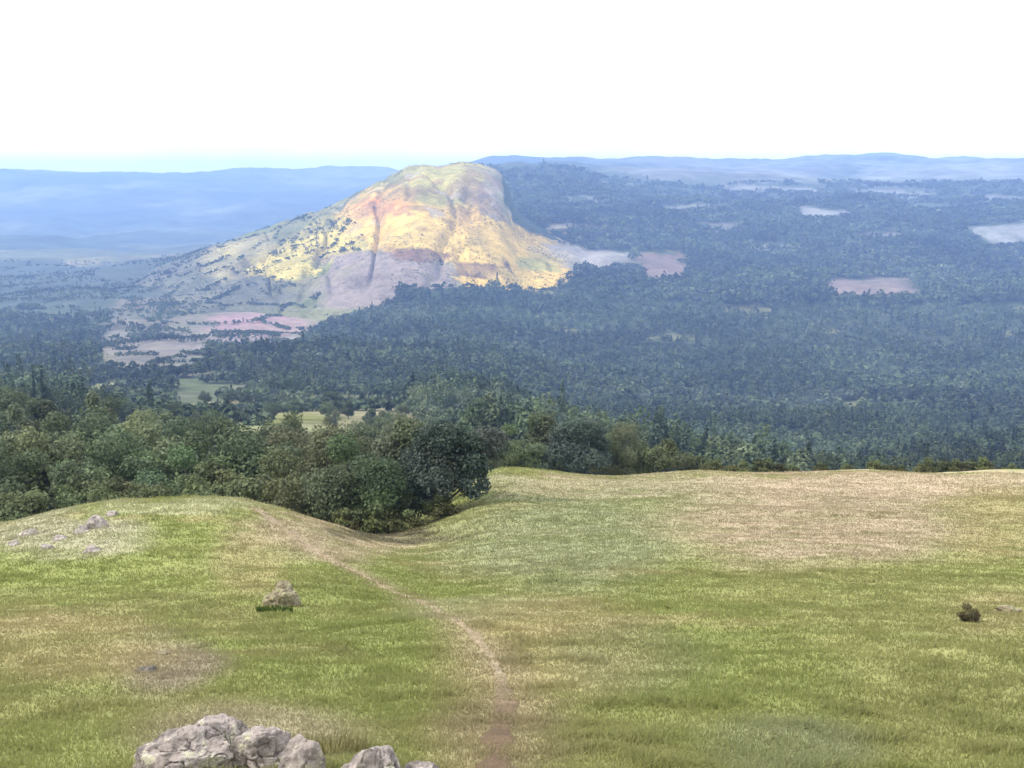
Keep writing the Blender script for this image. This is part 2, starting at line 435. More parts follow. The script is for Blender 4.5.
WOODS = [
    [(405, 296), (480, 291), (556, 291), (575, 276), (620, 282), (640, 302), (705, 300), (760, 282), (818, 304), (932, 304), (960, 276), (1300, 280), (1300, 520), (640, 520), (480, 500), (412, 412)],
    [(205, 341), (305, 333), (330, 318), (410, 300), (418, 400), (270, 398), (240, 380), (205, 376)], [(-260, 322), (112, 316), (150, 322), (112, 334), (100, 350), (112, 372), (150, 366), (205, 370), (205, 380), (100, 382), (-260, 380)],
    [(-260, 322), (104, 318), (106, 376), (90, 410), (110, 434), (420, 446), (420, 530), (-260, 530)],
]
WOODS_FAR = [
    [(470, 166), (560, 168), (610, 176), (720, 186), (780, 182), (1300, 180), (1300, 290), (700, 312), (620, 304), (585, 288), (566, 268), (556, 244), (470, 240)],
]
HILL_WOODS = [[(501, 174), (522, 190), (548, 222), (566, 240), (536, 234), (514, 224), (506, 200)], [(395, 290), (480, 288), (556, 290), (575, 278), (620, 284), (640, 304), (860, 330), (860, 420), (300, 400), (315, 322), (380, 306)]]

def fields_of(px, py, x, y, c, polys, warp=5):
    """fields with ragged, grown-over edges: each outline is tried under several small wanderings"""
    r = np.hypot(x, y)
    q1 = fbm2(x, y, 130., 5, 101); q2 = fbm2(x, y, 110., 5, 105)
    mot = fbm2(x, y, 75., 4, 108)
    for poly, k in polys:
        w = 0
        for j in range(7):
            s_ = warp * (.55 + .42 * j); o_ = (j - 3) * 1.5
            w = w + inpoly(px + s_ * 2.6 * q1 + o_ * 1.6, py + s_ * .9 * q2 + o_ * .5, poly) / 7.
        w = np.clip(w * (.93 + .55 * mot), 0, 1)[:, None]
        c = c * (1 - w) + np.array(k) * w
    return c

def voronoi(x, y, s, seed):
    x = x / s + .25 * noise2(x / s * .7, y / s * .7, seed + 5); y = y / s
    ix, iy = np.floor(x), np.floor(y); z0 = np.zeros_like(ix)
    d1 = np.full(x.shape, 1e9); d2 = d1.copy(); idv = np.zeros(x.shape)
    for dx in (-1, 0, 1):
        for dy in (-1, 0, 1):
            cx, cy = ix + dx, iy + dy
            jx = cx + .5 + .42 * _h(cx, cy, z0, seed); jy = cy + .5 + .42 * _h(cx, cy, z0, seed + 1)
            d = np.maximum(np.abs(x - jx), np.abs(y - jy)) * .65 + .35 * np.hypot(x - jx, y - jy)
            n = d < d1
            d2 = np.where(n, d1, np.minimum(d2, d)); idv = np.where(n, _h(cx, cy, z0, seed + 2), idv); d1 = np.where(n, d, d1)
    return (d2 - d1) * s, idv
CROPS = np.array([[.115, .135, .055], [.145, .150, .070], [.17, .155, .085], [.095, .12, .045], [.19, .165, .115], [.13, .14, .06], [.075, .095, .04], [.155, .13, .105]])
def crops(x, y):
    e, i = voronoi(x, y, 210., 301)
    return CROPS[np.clip(((i + 1) * 4).astype(int), 0, 7)] * (1 + .14 * fbm2(x, y, 60., 4, 305))[:, None]

def wood_mask(px, py, polys):
    qx = px + 14 * fbm2(px, py, 50, 3, 111); qy = py + 5 * fbm2(px, py, 40, 3, 115)
    m = np.zeros(px.shape, bool)
    for p in polys: m |= inpoly(qx, qy, p)
    return m

def land_colour(x, y, z):
    px, py = project(x, y, z); r = np.hypot(x, y)
    n = fbm2(x, y, 420., 3, 121)
    c = crops(x, y)
    dim = (sstep(1900, 2600, r) * (1 - sstep(170, 300, px)) * .93)[:, None]      # heath and scrub, not crops, over the far left lowland
    c = c * (1 - dim) + np.array([.040, .056, .045]) * dim
    far = r > 4200
    n3 = fbm2(x, y, 1300., 4, 125)
    kf = sstep(-.25, .3, n3)[:, None]; cf = np.array([.045, .062, .038]) * (1 - kf) + np.array([.105, .115, .070]) * kf
    c[far] = cf[far]
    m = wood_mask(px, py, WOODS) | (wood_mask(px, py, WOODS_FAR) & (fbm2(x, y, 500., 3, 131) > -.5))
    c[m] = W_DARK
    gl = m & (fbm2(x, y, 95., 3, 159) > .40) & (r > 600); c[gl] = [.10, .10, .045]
    return fields_of(px, py, x, y, c, FIELDS)

def sheet(name, u0, u1, nu, r0, r1, nr, h, colour, mat):
    u = np.linspace(u0, u1, nu); r = np.exp(np.linspace(math.log(r0), math.log(r1), nr))
    U, RR = np.meshgrid(u, r, indexing='ij')
    x = (RR * np.sin(U)).ravel(); y = (RR * np.cos(U)).ravel(); z = h(x, y)
    me = mesh_np(name, np.stack([x, y, z], 1), grid_faces(nu, nr)[:, ::-1], colour(x, y, z), True, mat)
    return link(name, me), z

def u_of(px):
    d = ray(px, 300); return math.atan2(d[0], d[1])

def valley_h(x, y):
    return height(x, y) - .5 * (1 - sstep(135, 170, np.hypot(x, y)))
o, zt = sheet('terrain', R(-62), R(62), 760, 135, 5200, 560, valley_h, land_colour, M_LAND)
tag(o, 'broad valley floor of small fields and rough ground between the grass slope and the hill', 'terrain', kind='structure')
SPLIT = u_of(500)
o, z1 = sheet('hills', R(-62), SPLIT, 420, 5180, 14000, 200, height, land_colour, M_FARLAND)
tag(o, 'long level blue ridge fading into haze behind the left flank of the yellow hill', 'hills', kind='structure')
o, z2 = sheet('hills', SPLIT, R(62), 420, 5180, 14000, 200, height, land_colour, M_FARLAND)
tag(o, 'far blue wooded upland with pale fields on the skyline right of the yellow summit', 'hills', kind='structure')

def hill_colour(x, y, z):
    px, py = project(x, y, z)
    n = fbm2(x, y, 200., 4, 141)
    k = sstep(-.3, .3, n)[:, None]
    c = np.array([.10, .11, .055]) * (1 - k) + np.array([.16, .15, .075]) * k
    lw = (1 - sstep(-120, -60, z))[:, None]
    c = c * (1 - .6 * lw) + crops(x, y) * .6 * lw
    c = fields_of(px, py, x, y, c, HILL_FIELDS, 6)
    hi = sstep(-150, -60, z)[:, None]
    a = fbm2(x, y, 95., 5, 147); b = fbm2(x + .6 * z, y, 38., 4, 149)
    k = sstep(.12, .34, a + .35 * b)[:, None] * hi * .62; c = c * (1 - k) + np.array([.20, .125, .062]) * k      # bracken
    k = sstep(.16, .36, -a + .4 * b)[:, None] * hi * .5; c = c * (1 - k) + np.array([.17, .175, .062]) * k      # greener turf
    k = sstep(.30, .42, b - .3 * a)[:, None] * hi * .6; c = c * (1 - k) + np.array([.30, .27, .22]) * k         # scree
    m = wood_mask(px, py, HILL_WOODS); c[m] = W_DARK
    return c * (1 + .12 * fbm2(x, y, 45., 3, 145))[:, None]
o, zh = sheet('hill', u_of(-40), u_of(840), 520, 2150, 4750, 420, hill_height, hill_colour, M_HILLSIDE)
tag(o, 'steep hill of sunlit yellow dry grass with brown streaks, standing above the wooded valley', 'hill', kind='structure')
ZMIN = min(zt.min(), z1.min(), z2.min(), zh.min()); ZMAX = max(zt.max(), z1.max(), z2.max(), zh.max())

def land(x, y):
    h = height(x, y)
    r = np.hypot(x, y)
    return np.where((r > 2150) & (r < 4750), np.maximum(h, hill_height(x, y)), h)

# ------------------------------------------------------------------ woods that read as one mass
def leaf_cards(C, S, N, aspect=1.0):
    """quads centred on C, half size S, facing N (all arrays)"""
    n = len(C)
    N = N / np.maximum(np.linalg.norm(N, axis=1), 1e-6)[:, None]
    a = rng.normal(size=(n, 3)); t = np.cross(N, a); t /= np.maximum(np.linalg.norm(t, axis=1), 1e-6)[:, None]
    b = np.cross(N, t)
    S = np.asarray(S).reshape(-1, 1)
    sk = rng.uniform(.55, 1.25, (n, 4, 1))
    V = np.stack([C + t * S * sk[:, 0], C + b * S * aspect * sk[:, 1], C - t * S * sk[:, 2], C - b * S * aspect * sk[:, 3]], 1)
    return V.reshape(-1, 3), np.arange(n * 4).reshape(n, 4)

SPECIES = np.array([[.047, .065, .038], [.056, .077, .040], [.040, .056, .042], [.066, .081, .046], [.052, .063, .048], [.038, .054, .047]])
def woodland(name, label, pts, hgt, wid, per, card, cat='woodland'):
    """pts (n,2): one crown each, all in one mesh"""
    n = len(pts)
    z = land(pts[:, 0], pts[:, 1])
    sp = fbm2(pts[:, 0], pts[:, 1], 240., 3, 151) * 3 + rng.uniform(0, 4.2, n)
    sp = np.clip(np.floor(sp), 0, 5).astype(int)
    narrow = (sp == 2) | (sp == 5)
    H = hgt * rng.uniform(.7, 1.3, n) * np.where(narrow, 1.22, 1); Wd = wid * rng.uniform(.75, 1.3, n) * np.where(narrow, .62, 1)
    lowf = fbm2(pts[:, 0], pts[:, 1], 130., 3, 157); H = H * np.clip(1 + .9 * lowf, .5, 1.6)
    base = SPECIES[sp] * rng.uniform(.72, 1.36, (n, 1)) * (1.12 + .85 * fbm2(pts[:, 0], pts[:, 1], 170., 3, 153))[:, None]
    # crown points over three or four uneven lobes
    L = 4
    lob = rng.normal(size=(n, L, 3)) * np.array([.26, .26, .17]); lob[..., 2] += .02
    idx = rng.integers(0, L, (n, per))
    d = rng.normal(size=(n, per, 3)); d /= np.linalg.norm(d, axis=2)[..., None]
    d[..., 2] = np.where(d[..., 2] < -.35, -d[..., 2], d[..., 2])
    rr = rng.uniform(.62, 1.0, (n, per, 1)) * .33
    loc = np.take_along_axis(lob, idx[..., None].repeat(3, 2), 1) + d * rr
    cone = np.where(narrow[:, None], 1.15 - .95 * np.clip(loc[..., 2] + .45, 0, 1), 1)
    P = np.empty((n, per, 3))
    P[..., 0] = pts[:, None, 0] + loc[..., 0] * Wd[:, None] * cone
    P[..., 1] = pts[:, None, 1] + loc[..., 1] * Wd[:, None] * cone
    P[..., 2] = z[:, None] + H[:, None] * (.56 + loc[..., 2] * .95)
    nor = d + rng.normal(size=d.shape) * .45
    S = (card * rng.uniform(.6, 1.25, (n, per))) * (Wd / wid)[:, None] ** .5
    V, F = leaf_cards(P.reshape(-1, 3), S.ravel(), nor.reshape(-1, 3))
    cc = base[:, None, :] * rng.uniform(.8, 1.25, (n, per, 1))
    C = np.repeat(cc.reshape(-1, 3), 4, axis=0)
    me = mesh_np(name, V, F, C, False, M_WOODLEAF)
    return tag(link(name, me), label, cat, kind='stuff')

def scatter(n, r0, r1, px0, px1, mask, p=1.0):
    u = rng.uniform(u_of(px0), u_of(px1), n); r = np.exp(rng.uniform(0, 1, n) ** p * math.log(r1 / r0)) * r0
    x, y = r * np.sin(u), r * np.cos(u); z = land(x, y)
    px, py = project(x, y, z)
    k = mask(px, py, x, y)
    return np.stack([x, y], 1)[k]

in_hill = lambda x, y: hill_height(x, y) > height(x, y)
def m_valley(px, py, x, y):
    f = np.zeros(px.shape, bool)
    for poly, k in FIELDS: f |= inpoly(px, py, poly)
    f |= (fbm2(x, y, 95., 3, 159) > .40) & (np.hypot(x, y) > 600)
    return wood_mask(px, py, WOODS) & ~f & ~(in_hill(x, y) & (np.hypot(x, y) > 2150))
woodland('woodland', 'slate green valley wood filling the slope between the grass crest and far fields',
         np.concatenate([scatter(8500, 560, 1150, -60, 1140, m_valley), scatter(1500, 600, 900, 650, 1140, m_valley)]), 12, 11, 110, 1.0)
woodland('woodland', 'nearest dark green edge of the valley wood just over the field crest',
         np.concatenate([scatter(2600, 280, 570, 480, 1140, m_valley), scatter(1100, 400, 570, -60, 480, m_valley)]), 11, 10, 380, .5)
woodland('woodland', 'dark hazy wood on the farther side of the valley at the hill foot',
         scatter(18500, 1100, 2850, -60, 1140, m_valley), 14, 13, 44, 2.0)
def m_hill(px, py, x, y): return wood_mask(px, py, HILL_WOODS) & in_hill(x, y)
woodland('woodland', 'strip of dark trees along the lower edge of the yellow hill', scatter(5000, 2200, 3000, 250, 840, m_hill), 13, 14, 36, 2.4)
def m_far(px, py, x, y):
    f = np.zeros(px.shape, bool)
    for poly, k in FIELDS: f |= inpoly(px, py, poly)
    return wood_mask(px, py, WOODS_FAR) & ~f & ~in_hill(x, y) & (fbm2(x, y, 500., 3, 131) > -.55)
woodland('woodland', 'blue grey woods scattered over the far right upland below the skyline', np.concatenate([scatter(10500, 2350, 4200, 480, 1140, m_far), scatter(6500, 4200, 8200, 470, 1140, m_far)]), 16, 30, 34, 4.2)
# hedges and copses between the fields
def m_hedge(px, py, x, y):
    e, i = voronoi(x, y, 210., 301)
    low = np.where(in_hill(x, y) & (np.hypot(x, y) > 2150), land(x, y) < -90, True)
    inf = np.zeros(px.shape, bool)
    for poly, k in FIELDS[8:] + HILL_FIELDS[4:]: inf |= inpoly(px, py, poly)
    gap = noise2(x / 45, y / 45, 307) > -.35
    cop = fbm2(x, y, 260., 3, 309) > np.where(px < 330, .16, .36)
    return ((e < np.where(np.hypot(x, y) < 1300, 7, 5)) & gap | cop & (rng.uniform(size=px.shape) < .10)) & ~wood_mask(px, py, WOODS) & low & ~inf
woodland('hedgerow', 'thin dark hedgerows and copses dividing the valley fields', np.concatenate([scatter(120000, 430, 1500, -60, 1140, m_hedge), scatter(260000, 1500, 4200, -60, 1140, m_hedge)]), 6, 8, 26, 1.5, 'hedgerow')
def m_gorse(px, py, x, y):
    return in_hill(x, y) & (np.hypot(x, y) > 2250) & (fbm2(x, y, 110., 5, 311) > .06) & (py < 300) & ~wood_mask(px, py, HILL_WOODS)
woodland('scrub', 'low scrub and thorn bushes dotted in drifts over the yellow hill', scatter(9000, 2250, 3300, 60, 720, m_gorse), 2.2, 4.6, 14, .8, 'scrub')

# ------------------------------------------------------------------ grass
def blades():
    n0 = 900000
    # even over the picture-ish: density falls with distance
    r = (rng.uniform(5.6 ** .42, 95 ** .42, n0)) ** (1 / .42)
    u = rng.uniform(R(-31), R(31), n0)
    x, y = r * np.sin(u), r * np.cos(u)
    pd = path_dist(x, y); keep = (pd > (.09 + .003 * r) * (1 + .5 * rng.normal(size=n0))) | (rng.uniform(size=n0) < .1 + .5 * (noise2(x / .4, y / .4, 179) > .1) + .25 * sstep(11, 15, r) * (1 - sstep(30, 38, r)))
    tus = fbm2(x, y, .55, 3, 171); big = fbm2(x, y, 4.5, 3, 175)
    keep &= rng.uniform(size=n0) < np.clip(.78 + .55 * tus + .25 * big, .12, 1)
    for (c, rad) in NO_GRASS: keep &= ((x - c[0]) ** 2 + (y - c[1]) ** 2) > (rad * .62) ** 2
    x, y, r, tus, big = x[keep], y[keep], r[keep], tus[keep], big[keep]
    n = len(x); z = height(x, y)
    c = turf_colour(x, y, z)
    bare = np.clip((c[:, 0] / c[:, 1] - .85) * 3, 0, 1)
    h = (.030 + .016 * sstep(-.1, .5, tus) + .045 * sstep(.25, .6, tus) * sstep(-.1, .4, big)) * rng.uniform(.6, 1.45, n) * (1 + r / 55) * (1 - .3 * bare)
    w = .0042 * (r / 7.) ** .78 * rng.uniform(.7, 1.4, n)
    stem = (rng.uniform(size=n) < .012) & (r < 26)
    h = np.where(stem, h * 2.4 + .05, h); w = np.where(stem, w * .5, w)
    a = rng.uniform(0, 2 * math.pi, n); l = h * rng.uniform(.25, 1.1, n); la = a + math.pi / 2 + rng.normal(size=n) * .9
    bx, by = np.cos(a) * w, np.sin(a) * w
    lx, ly = np.cos(la) * l, np.sin(la) * l - .25 * l
    b0 = np.stack([x - bx, y - by, z - .01], 1); b1 = np.stack([x + bx, y + by, z - .01], 1)
    m0 = np.stack([x - bx * .75 + lx * .35, y - by * .75 + ly * .35, z + h * .62], 1); m1 = np.stack([x + bx * .75 + lx * .35, y + by * .75 + ly * .35, z + h * .62], 1)
    t = np.stack([x + lx, y + ly, z + h], 1)
    V = np.stack([b0, b1, m1, m0, t], 1).reshape(-1, 3)
    i = np.arange(n) * 5
    Q = np.stack([i, i + 1, i + 2, i + 3], 1); T = np.stack([i + 3, i + 2, i + 4], 1)
    straw = ((rng.uniform(size=n) < .10 + .2 * bare) | stem)[:, None]
    c = np.where(straw, c * .65 + np.array([.27, .24, .13]) * .35, c * 1.06) * rng.uniform(.88, 1.14, (n, 1))
    C = np.repeat(np.clip(c, .01, .5), 5, axis=0)
    me = mesh_np('grass', V, [Q, T], C, False, M_BLADE)
    tag(link('grass', me), 'short grazed grass with straw coloured tufts covering the near slope', 'grass', kind='stuff')

# ------------------------------------------------------------------ stones
NO_GRASS = []
def boulder_mesh(seed, sx, sy, sz, mat, sub=5, rough=.17, cuts=13):
    bm = bmesh.new(); bmesh.ops.create_icosphere(bm, subdivisions=sub, radius=1)
    V = np.array([v.co[:] for v in bm.verts])
    lr = np.random.default_rng(seed)
    # broken planes
    for k in range(cuts):
        nv = lr.normal(size=3); nv[2] = abs(nv[2]) * .8; nv /= np.linalg.norm(nv); d = lr.uniform(.58, .86)
        s = V @ nv - d
        V = V - nv * np.where(s > 0, s * .96, 0)[:, None]
    n = V / np.linalg.norm(V, axis=1)[:, None]
    f = noise3(V[:, 0] * 1.6, V[:, 1] * 1.6, V[:, 2] * 1.6, seed) * rough + noise3(V[:, 0] * 4, V[:, 1] * 4, V[:, 2] * 4, seed + 1) * rough * .38 + noise3(V[:, 0] * 10, V[:, 1] * 10, V[:, 2] * 10, seed + 2) * rough * .16
    crack = np.abs(noise3(V[:, 0] * 2.3 + 5, V[:, 1] * 2.3, V[:, 2] * 3.4, seed + 3))
    f = f - .15 * np.exp(-(crack / .035) ** 2) - .06 * np.exp(-(noise3(V[:, 0] * 5, V[:, 1] * 5 + 3, V[:, 2] * 7, seed + 4) / .06) ** 2)
    V = V + n * f[:, None]
    V = V * np.array([sx, sy, sz]); V[:, 2] = np.where(V[:, 2] < -.35 * sz, -.35 * sz + (V[:, 2] + .35 * sz) * .6, V[:, 2])
    for v, c in zip(bm.verts, V): v.co = c
    for fc in bm.faces: fc.smooth = True
    me = bpy.data.meshes.new('boulder'); bm.to_mesh(me); bm.free(); me.materials.append(mat)
    return me

def px_size(px, D): return px / FPX * D
def boulder(name, px, py, wpx, hpx, label, cat, mat, seed, depth=1.0, group=None, sub=5, rot=None, bury=.25, rough=.17):
    p = ground_pt(px, py)
    D = math.hypot(*p); w = px_size(wpx, D) / 2; h = px_size(hpx, D)
    me = boulder_mesh(seed, w, w * depth, h * .62, mat, sub, rough)
    o = link(name, me, loc=(p[0], p[1], p[2] + h * .62 * (.35 - bury) ))
    o.rotation_euler = (0, 0, rot if rot is not None else random.uniform(-.5, .5))
    tag(o, label, cat, group)
    NO_GRASS.append(((p[0], p[1]), w * .75))
    return o
OUT = 'limestone rocks of the outcrop at the foot of the picture'
boulder('boulder', 190, 768, 96, 66, 'broad pinkish grey rock, largest of the pale limestone outcrop', 'boulder', M_ROCK, 3, .9, OUT, 6, bury=.12)
boulder('boulder', 220, 744, 72, 50, 'pale yellowish rock crowning the limestone outcrop at its upper edge', 'boulder', M_ROCK, 8, .8, OUT, 6)
boulder('boulder', 264, 768, 72, 58, 'grey rock with dark hollows, middle of the limestone outcrop', 'boulder', M_ROCK, 15, .8, OUT, 6)
boulder('boulder', 304, 772, 46, 52, 'narrow grey rock ending the limestone outcrop on the path side', 'boulder', M_ROCK, 22, .9, OUT, 5)
boulder('boulder', 158, 756, 34, 22, 'small tan rock ending the limestone outcrop on its outer side', 'boulder', M_ROCK, 27, .9, OUT, 5)
boulder('boulder', 372, 776, 78, 44, 'whitish rock lying by itself between the outcrop and the path', 'boulder', M_ROCK, 33, .8, None, 6, bury=.2)
boulder('boulder', 424, 773, 40, 20, 'very pale small flat stone closest to the dirt path', 'stone', M_ROCK, 38, .9, None, 5)
boulder('boulder', 283, 605, 40, 30, 'rounded beige boulder standing alone on the mound below the crest', 'boulder', M_STONE, 92, .9, None, 6, bury=.08, rough=.2)
boulder('boulder', 1006, 612, 26, 12, 'pale low stone beside the small dark bush at the slope edge', 'stone', M_STONE, 51, .9, None, 5)
boulder('boulder', 146, 672, 26, 10, 'flat dark stone on the bare brown earth patch', 'stone', M_DARKSTONE, 57, .7, None, 4)
boulder('boulder', 164, 655, 16, 7, 'smaller grey stone at the upper side of the bare earth patch', 'stone', M_STONE, 59, .7, None, 4)
CRE = 'pale stones strewn along the mound crest'
for i, (px, py, w, h) in enumerate([(96, 527, 20, 9), (82, 533, 12, 6), (60, 540, 13, 5), (30, 535, 15, 6), (48, 549, 11, 5), (92, 552, 13, 5), (14, 545, 10, 4), (112, 516, 10, 5)]):
    boulder('boulder', px, py, w * 1.4, h * 1.7, ['largest of the pale stones strewn along the crest of the mound below the tree belt' if i == 0 else 'small pale stone among those strewn along the crest of the mound'][0], 'stone', M_ROCK, 70 + i, .9, CRE, 4)

# ------------------------------------------------------------------ trees
def tube(pts, rad, sides=7):
    pts = np.asarray(pts, float); V, F = [], []
    for i, (p, r) in enumerate(zip(pts, rad)):
        d = pts[min(i + 1, len(pts) - 1)] - pts[max(i - 1, 0)]; d /= max(np.linalg.norm(d), 1e-6)
        a = np.cross(d, [0, 1, .1] if abs(d[1]) < .9 else [1, 0, 0]); a /= np.linalg.norm(a); b = np.cross(d, a)
        for k in range(sides):
            t = 2 * math.pi * k / sides; V.append(p + r * (math.cos(t) * a + math.sin(t) * b))
    for i in range(len(pts) - 1):
        for k in range(sides):
            q = (k + 1) % sides
            F.append((i * sides + k, i * sides + q, (i + 1) * sides + q, (i + 1) * sides + k))
    return np.array(V), np.array(F)

def tree_meshes(seed, H, W, lobes, leaves, leaf, hue, clear=.16, flat=.8, trunk_r=.22):
    lr = np.random.default_rng(seed)
    cz = H * (clear + (1 - clear) * .5); ch = H * (1 - clear) * .5
    C, Rr = [], []
    for k in range(lobes):
        for _ in range(20):
            d = lr.normal(size=3); d /= np.linalg.norm(d); d[2] = d[2] * .95 + .1
            q = d * lr.uniform(.45, .92)
            p = np.array([q[0] * W / 2, q[1] * W / 2, cz + q[2] * ch])
            if all(np.linalg.norm(p - c) > .16 * W for c in C): break
        C.append(p); Rr.append(lr.uniform(.11, .23) * W)
    C.append(np.array([0, 0, cz])); Rr.append(.26 * W)
    C, Rr = np.array(C), np.array(Rr)
    V, F = tube([(0, 0, -.4), (.02 * W, 0, H * .1), (-.01 * W, .02 * W, H * .3), (.01 * W, .0, H * .62)], [trunk_r * 1.25, trunk_r, trunk_r * .75, trunk_r * .3], 9)
    Vs, Fs, o = [V], [F], len(V)
    for c in C[:-1]:
        s = np.array([0, 0, H * lr.uniform(.12, .4)]); m = (s + c) / 2 + np.array([0, 0, -.04 * H]) + lr.normal(size=3) * .05 * W
        V, F = tube([s, m, c * .9 + s * .1, c + (c - s) * .12], [trunk_r * .42, trunk_r * .27, trunk_r * .14, trunk_r * .04], 6)
        Vs.append(V); Fs.append(F + o); o += len(V)
    trunk = mesh_np('trunk', np.vstack(Vs), np.vstack(Fs), None, True, M_BARK)
    pr = Rr ** 2 / (Rr ** 2).sum(); idx = lr.choice(len(C), leaves, p=pr)
    d = lr.normal(size=(leaves, 3)); d /= np.linalg.norm(d, axis=1)[:, None]
    lump = 1 + .42 * noise3(d[:, 0] * 2.6 + idx * 3.1, d[:, 1] * 2.6, d[:, 2] * 2.6, seed)
    rad = Rr[idx] * lump * (.5 + .55 * lr.uniform(0, 1, leaves) ** .55)
    stray = lr.uniform(size=leaves) < .06; rad = np.where(stray, rad * lr.uniform(1, 1.22, leaves), rad)
    P = C[idx] + d * rad[:, None] * np.array([1, 1, flat])
    P[:, 2] = np.maximum(P[:, 2], .12 * H * clear + .05)
    Nn = d + lr.normal(size=d.shape) * .75 + np.array([0, 0, .3])
    V, F = leaf_cards(P, leaf * lr.uniform(.6, 1.35, leaves), Nn)
    lob = lr.uniform(.8, 1.28, len(C)); tint = lr.uniform(-.005, .006, (len(C), 3))
    c = (np.array(hue) + tint[idx]) * (lob[idx] * lr.uniform(.78, 1.28, leaves))[:, None]
    crown = mesh_np('crown', V, F, np.repeat(np.clip(c, .008, .3), 4, axis=0), False, M_LEAF)
    return trunk, crown

PROTO = {
    'olive': tree_meshes(101, 8.2, 9.0, 13, 24000, .105, (.108, .124, .062), .03),
    'green': tree_meshes(102, 7.6, 8.4, 12, 24000, .10, (.072, .098, .048), .0),
    'blue': tree_meshes(103, 7.8, 7.2, 11, 22000, .10, (.058, .078, .064), .0),
    'oak': tree_meshes(104, 10.5, 10.0, 15, 17000, .145, (.074, .096, .050), .16),
    'ash': tree_meshes(105, 11.5, 8.0, 14, 15000, .14, (.088, .112, .058), .2, .95),
    'thorn': tree_meshes(106, 6.0, 6.2, 9, 9000, .11, (.084, .100, .050), .12),
    'dark': tree_meshes(107, 9.5, 7.8, 12, 15000, .135, (.060, .078, .044), .08, .9),
    'poplar': tree_meshes(108, 13.0, 5.0, 14, 13000, .14, (.075, .09, .056), .1, 1.3),
    'brownbush': tree_meshes(116, 2.4, 4.2, 8, 3400, .10, (.085, .072, .036), .0, .75, .08),
    'bush': tree_meshes(109, 2.6, 3.6, 7, 3500, .11, (.075, .085, .032), .0, .75, .08),
}
def tree(kind, x, y, s, label, group=None, rot=None, name='tree', sink=.1, cat='tree', zs=1.0):
    e = bpy.data.objects.new(name, None); col.objects.link(e)
    e.location = (x, y, float(land(np.array([x]), np.array([y]))[0]) - sink); e.rotation_euler = (0, 0, rot if rot is not None else random.uniform(0, 6.28)); e.scale = (s, s, s * zs)
    e.empty_display_size = .5
    tag(e, label, cat, group)
    link('trunk', PROTO[kind][0], e); link('crown', PROTO[kind][1], e)
    return e
def at(px, D):
    d = ray(px, 450); return d[0] / d[1] * D, D
def ptree(kind, px, D, top, label, group=None, **kw):
    """tree at a bearing and distance, as tall as its top shows"""
    x, y = at(px, D); z = float(land(np.array([x]), np.array([y]))[0])
    d = ray(px, top); ztop = d[2] / d[1] * D
    Hn = max(v.co.z for v in PROTO[kind][1].vertices)
    return tree(kind, x, y, max(.12, (ztop - z) / Hn), label, group, **kw)

CL = 'trees of the clump at the foot of the mound'
ptree('green', 372, 64, 424, 'full dark green round tree in the middle of the clump below the mound', CL)
ptree('blue', 446, 65, 414, 'blue green dark tree on the side of the clump nearest the open field', CL)
ptree('olive', 312, 70, 418, 'lighter olive spreading tree on the mound side of the clump', CL)
ptree('dark', 400, 74, 412, 'dark tree standing behind the clump below the mound', CL)
ptree('bush', 408, 60.5, 502, 'low dark bush at the foot of the clump where the grass begins', None, name='shrub', cat='bush', sink=.4)
ptree('bush', 345, 60.5, 505, 'low round bush at the lower mound edge of the clump', None, name='shrub', cat='bush')
ptree('bush', 376, 60, 494, 'dark bush filling the gap under the middle tree of the clump', None, name='shrub', cat='bush', sink=.4)
ptree('bush', 440, 62, 492, 'dark bush under the blue green tree of the clump', None, name='shrub', cat='bush')

LB = 'trees of the belt behind the mound crest'
belt = [('dark', -62, 84, 432), ('oak', -10, 80, 430), ('ash', 40, 92, 418), ('dark', 66, 80, 455), ('oak', 108, 88, 428), ('thorn', 96, 74, 470), ('ash', 150, 96, 415), ('green', 178, 80, 448), ('oak', 216, 90, 424),
        ('thorn', 236, 76, 462), ('olive', 262, 94, 420), ('thorn', 10, 72, 478), ('thorn', 140, 72, 476), ('dark', 292, 84, 440), ('poplar', 22, 130, 398), ('oak', 76, 135, 402), ('poplar', 98, 150, 388), ('ash', 132, 140, 404),
        ('oak', 190, 150, 404), ('dark', 232, 140, 408), ('ash', 280, 150, 405), ('olive', 340, 140, 412), ('oak', -40, 140, 402), ('dark', 52, 190, 392), ('oak', 10, 210, 382), ('ash', 160, 200, 400), ('oak', 210, 215, 402), ('olive', 300, 200, 408), ('ash', -30, 230, 380), ('dark', 110, 230, 388), ('oak', 365, 190, 410), ('ash', 425, 150, 416), ('olive', 470, 160, 424)]
for k, (kd, px, D, top) in enumerate(belt):
    lb = 'broadleaf tree in the dense belt behind the crest of the mound'
    if kd == 'poplar': lb = 'taller narrow tree rising out of the belt behind the mound crest'
    ptree(kd, px, D, top + random.uniform(-3, 5) + (8 if px > 100 and D > 120 else 0), lb, LB)
RB = 'small trees beyond the crest of the open field'
for kd, px, D, top, lb in [('green', 515, 104, 424, 'round green tree beside the clump, beyond the field edge'), ('blue', 575, 108, 414, 'teal dark tree with broad crown behind the field edge'), ('dark', 548, 122, 410, 'dark tree between the round green and the teal one behind the field'),
                           ('olive', 622, 112, 420, 'olive tree beyond the field edge, beside the last small thorn'), ('thorn', 658, 112, 440, 'small thorn tree next to the olive tree at the field edge'), ('thorn', 692, 116, 450, 'lowest thorn tree tapering off the row behind the field')]:
    ptree(kd, px, D, top, lb, RB)
RS = 'low bushes along the far edge of the field'
for k, px in enumerate([716, 742, 770, 792, 822, 848, 879, 902, 930, 958, 984, 1012, 1040]):
    ptree('bush', px, 104 + random.uniform(-4, 8), 459 + random.uniform(-5, 4), 'low olive bush in the line along the far field edge', RS, name='shrub', cat='bush')
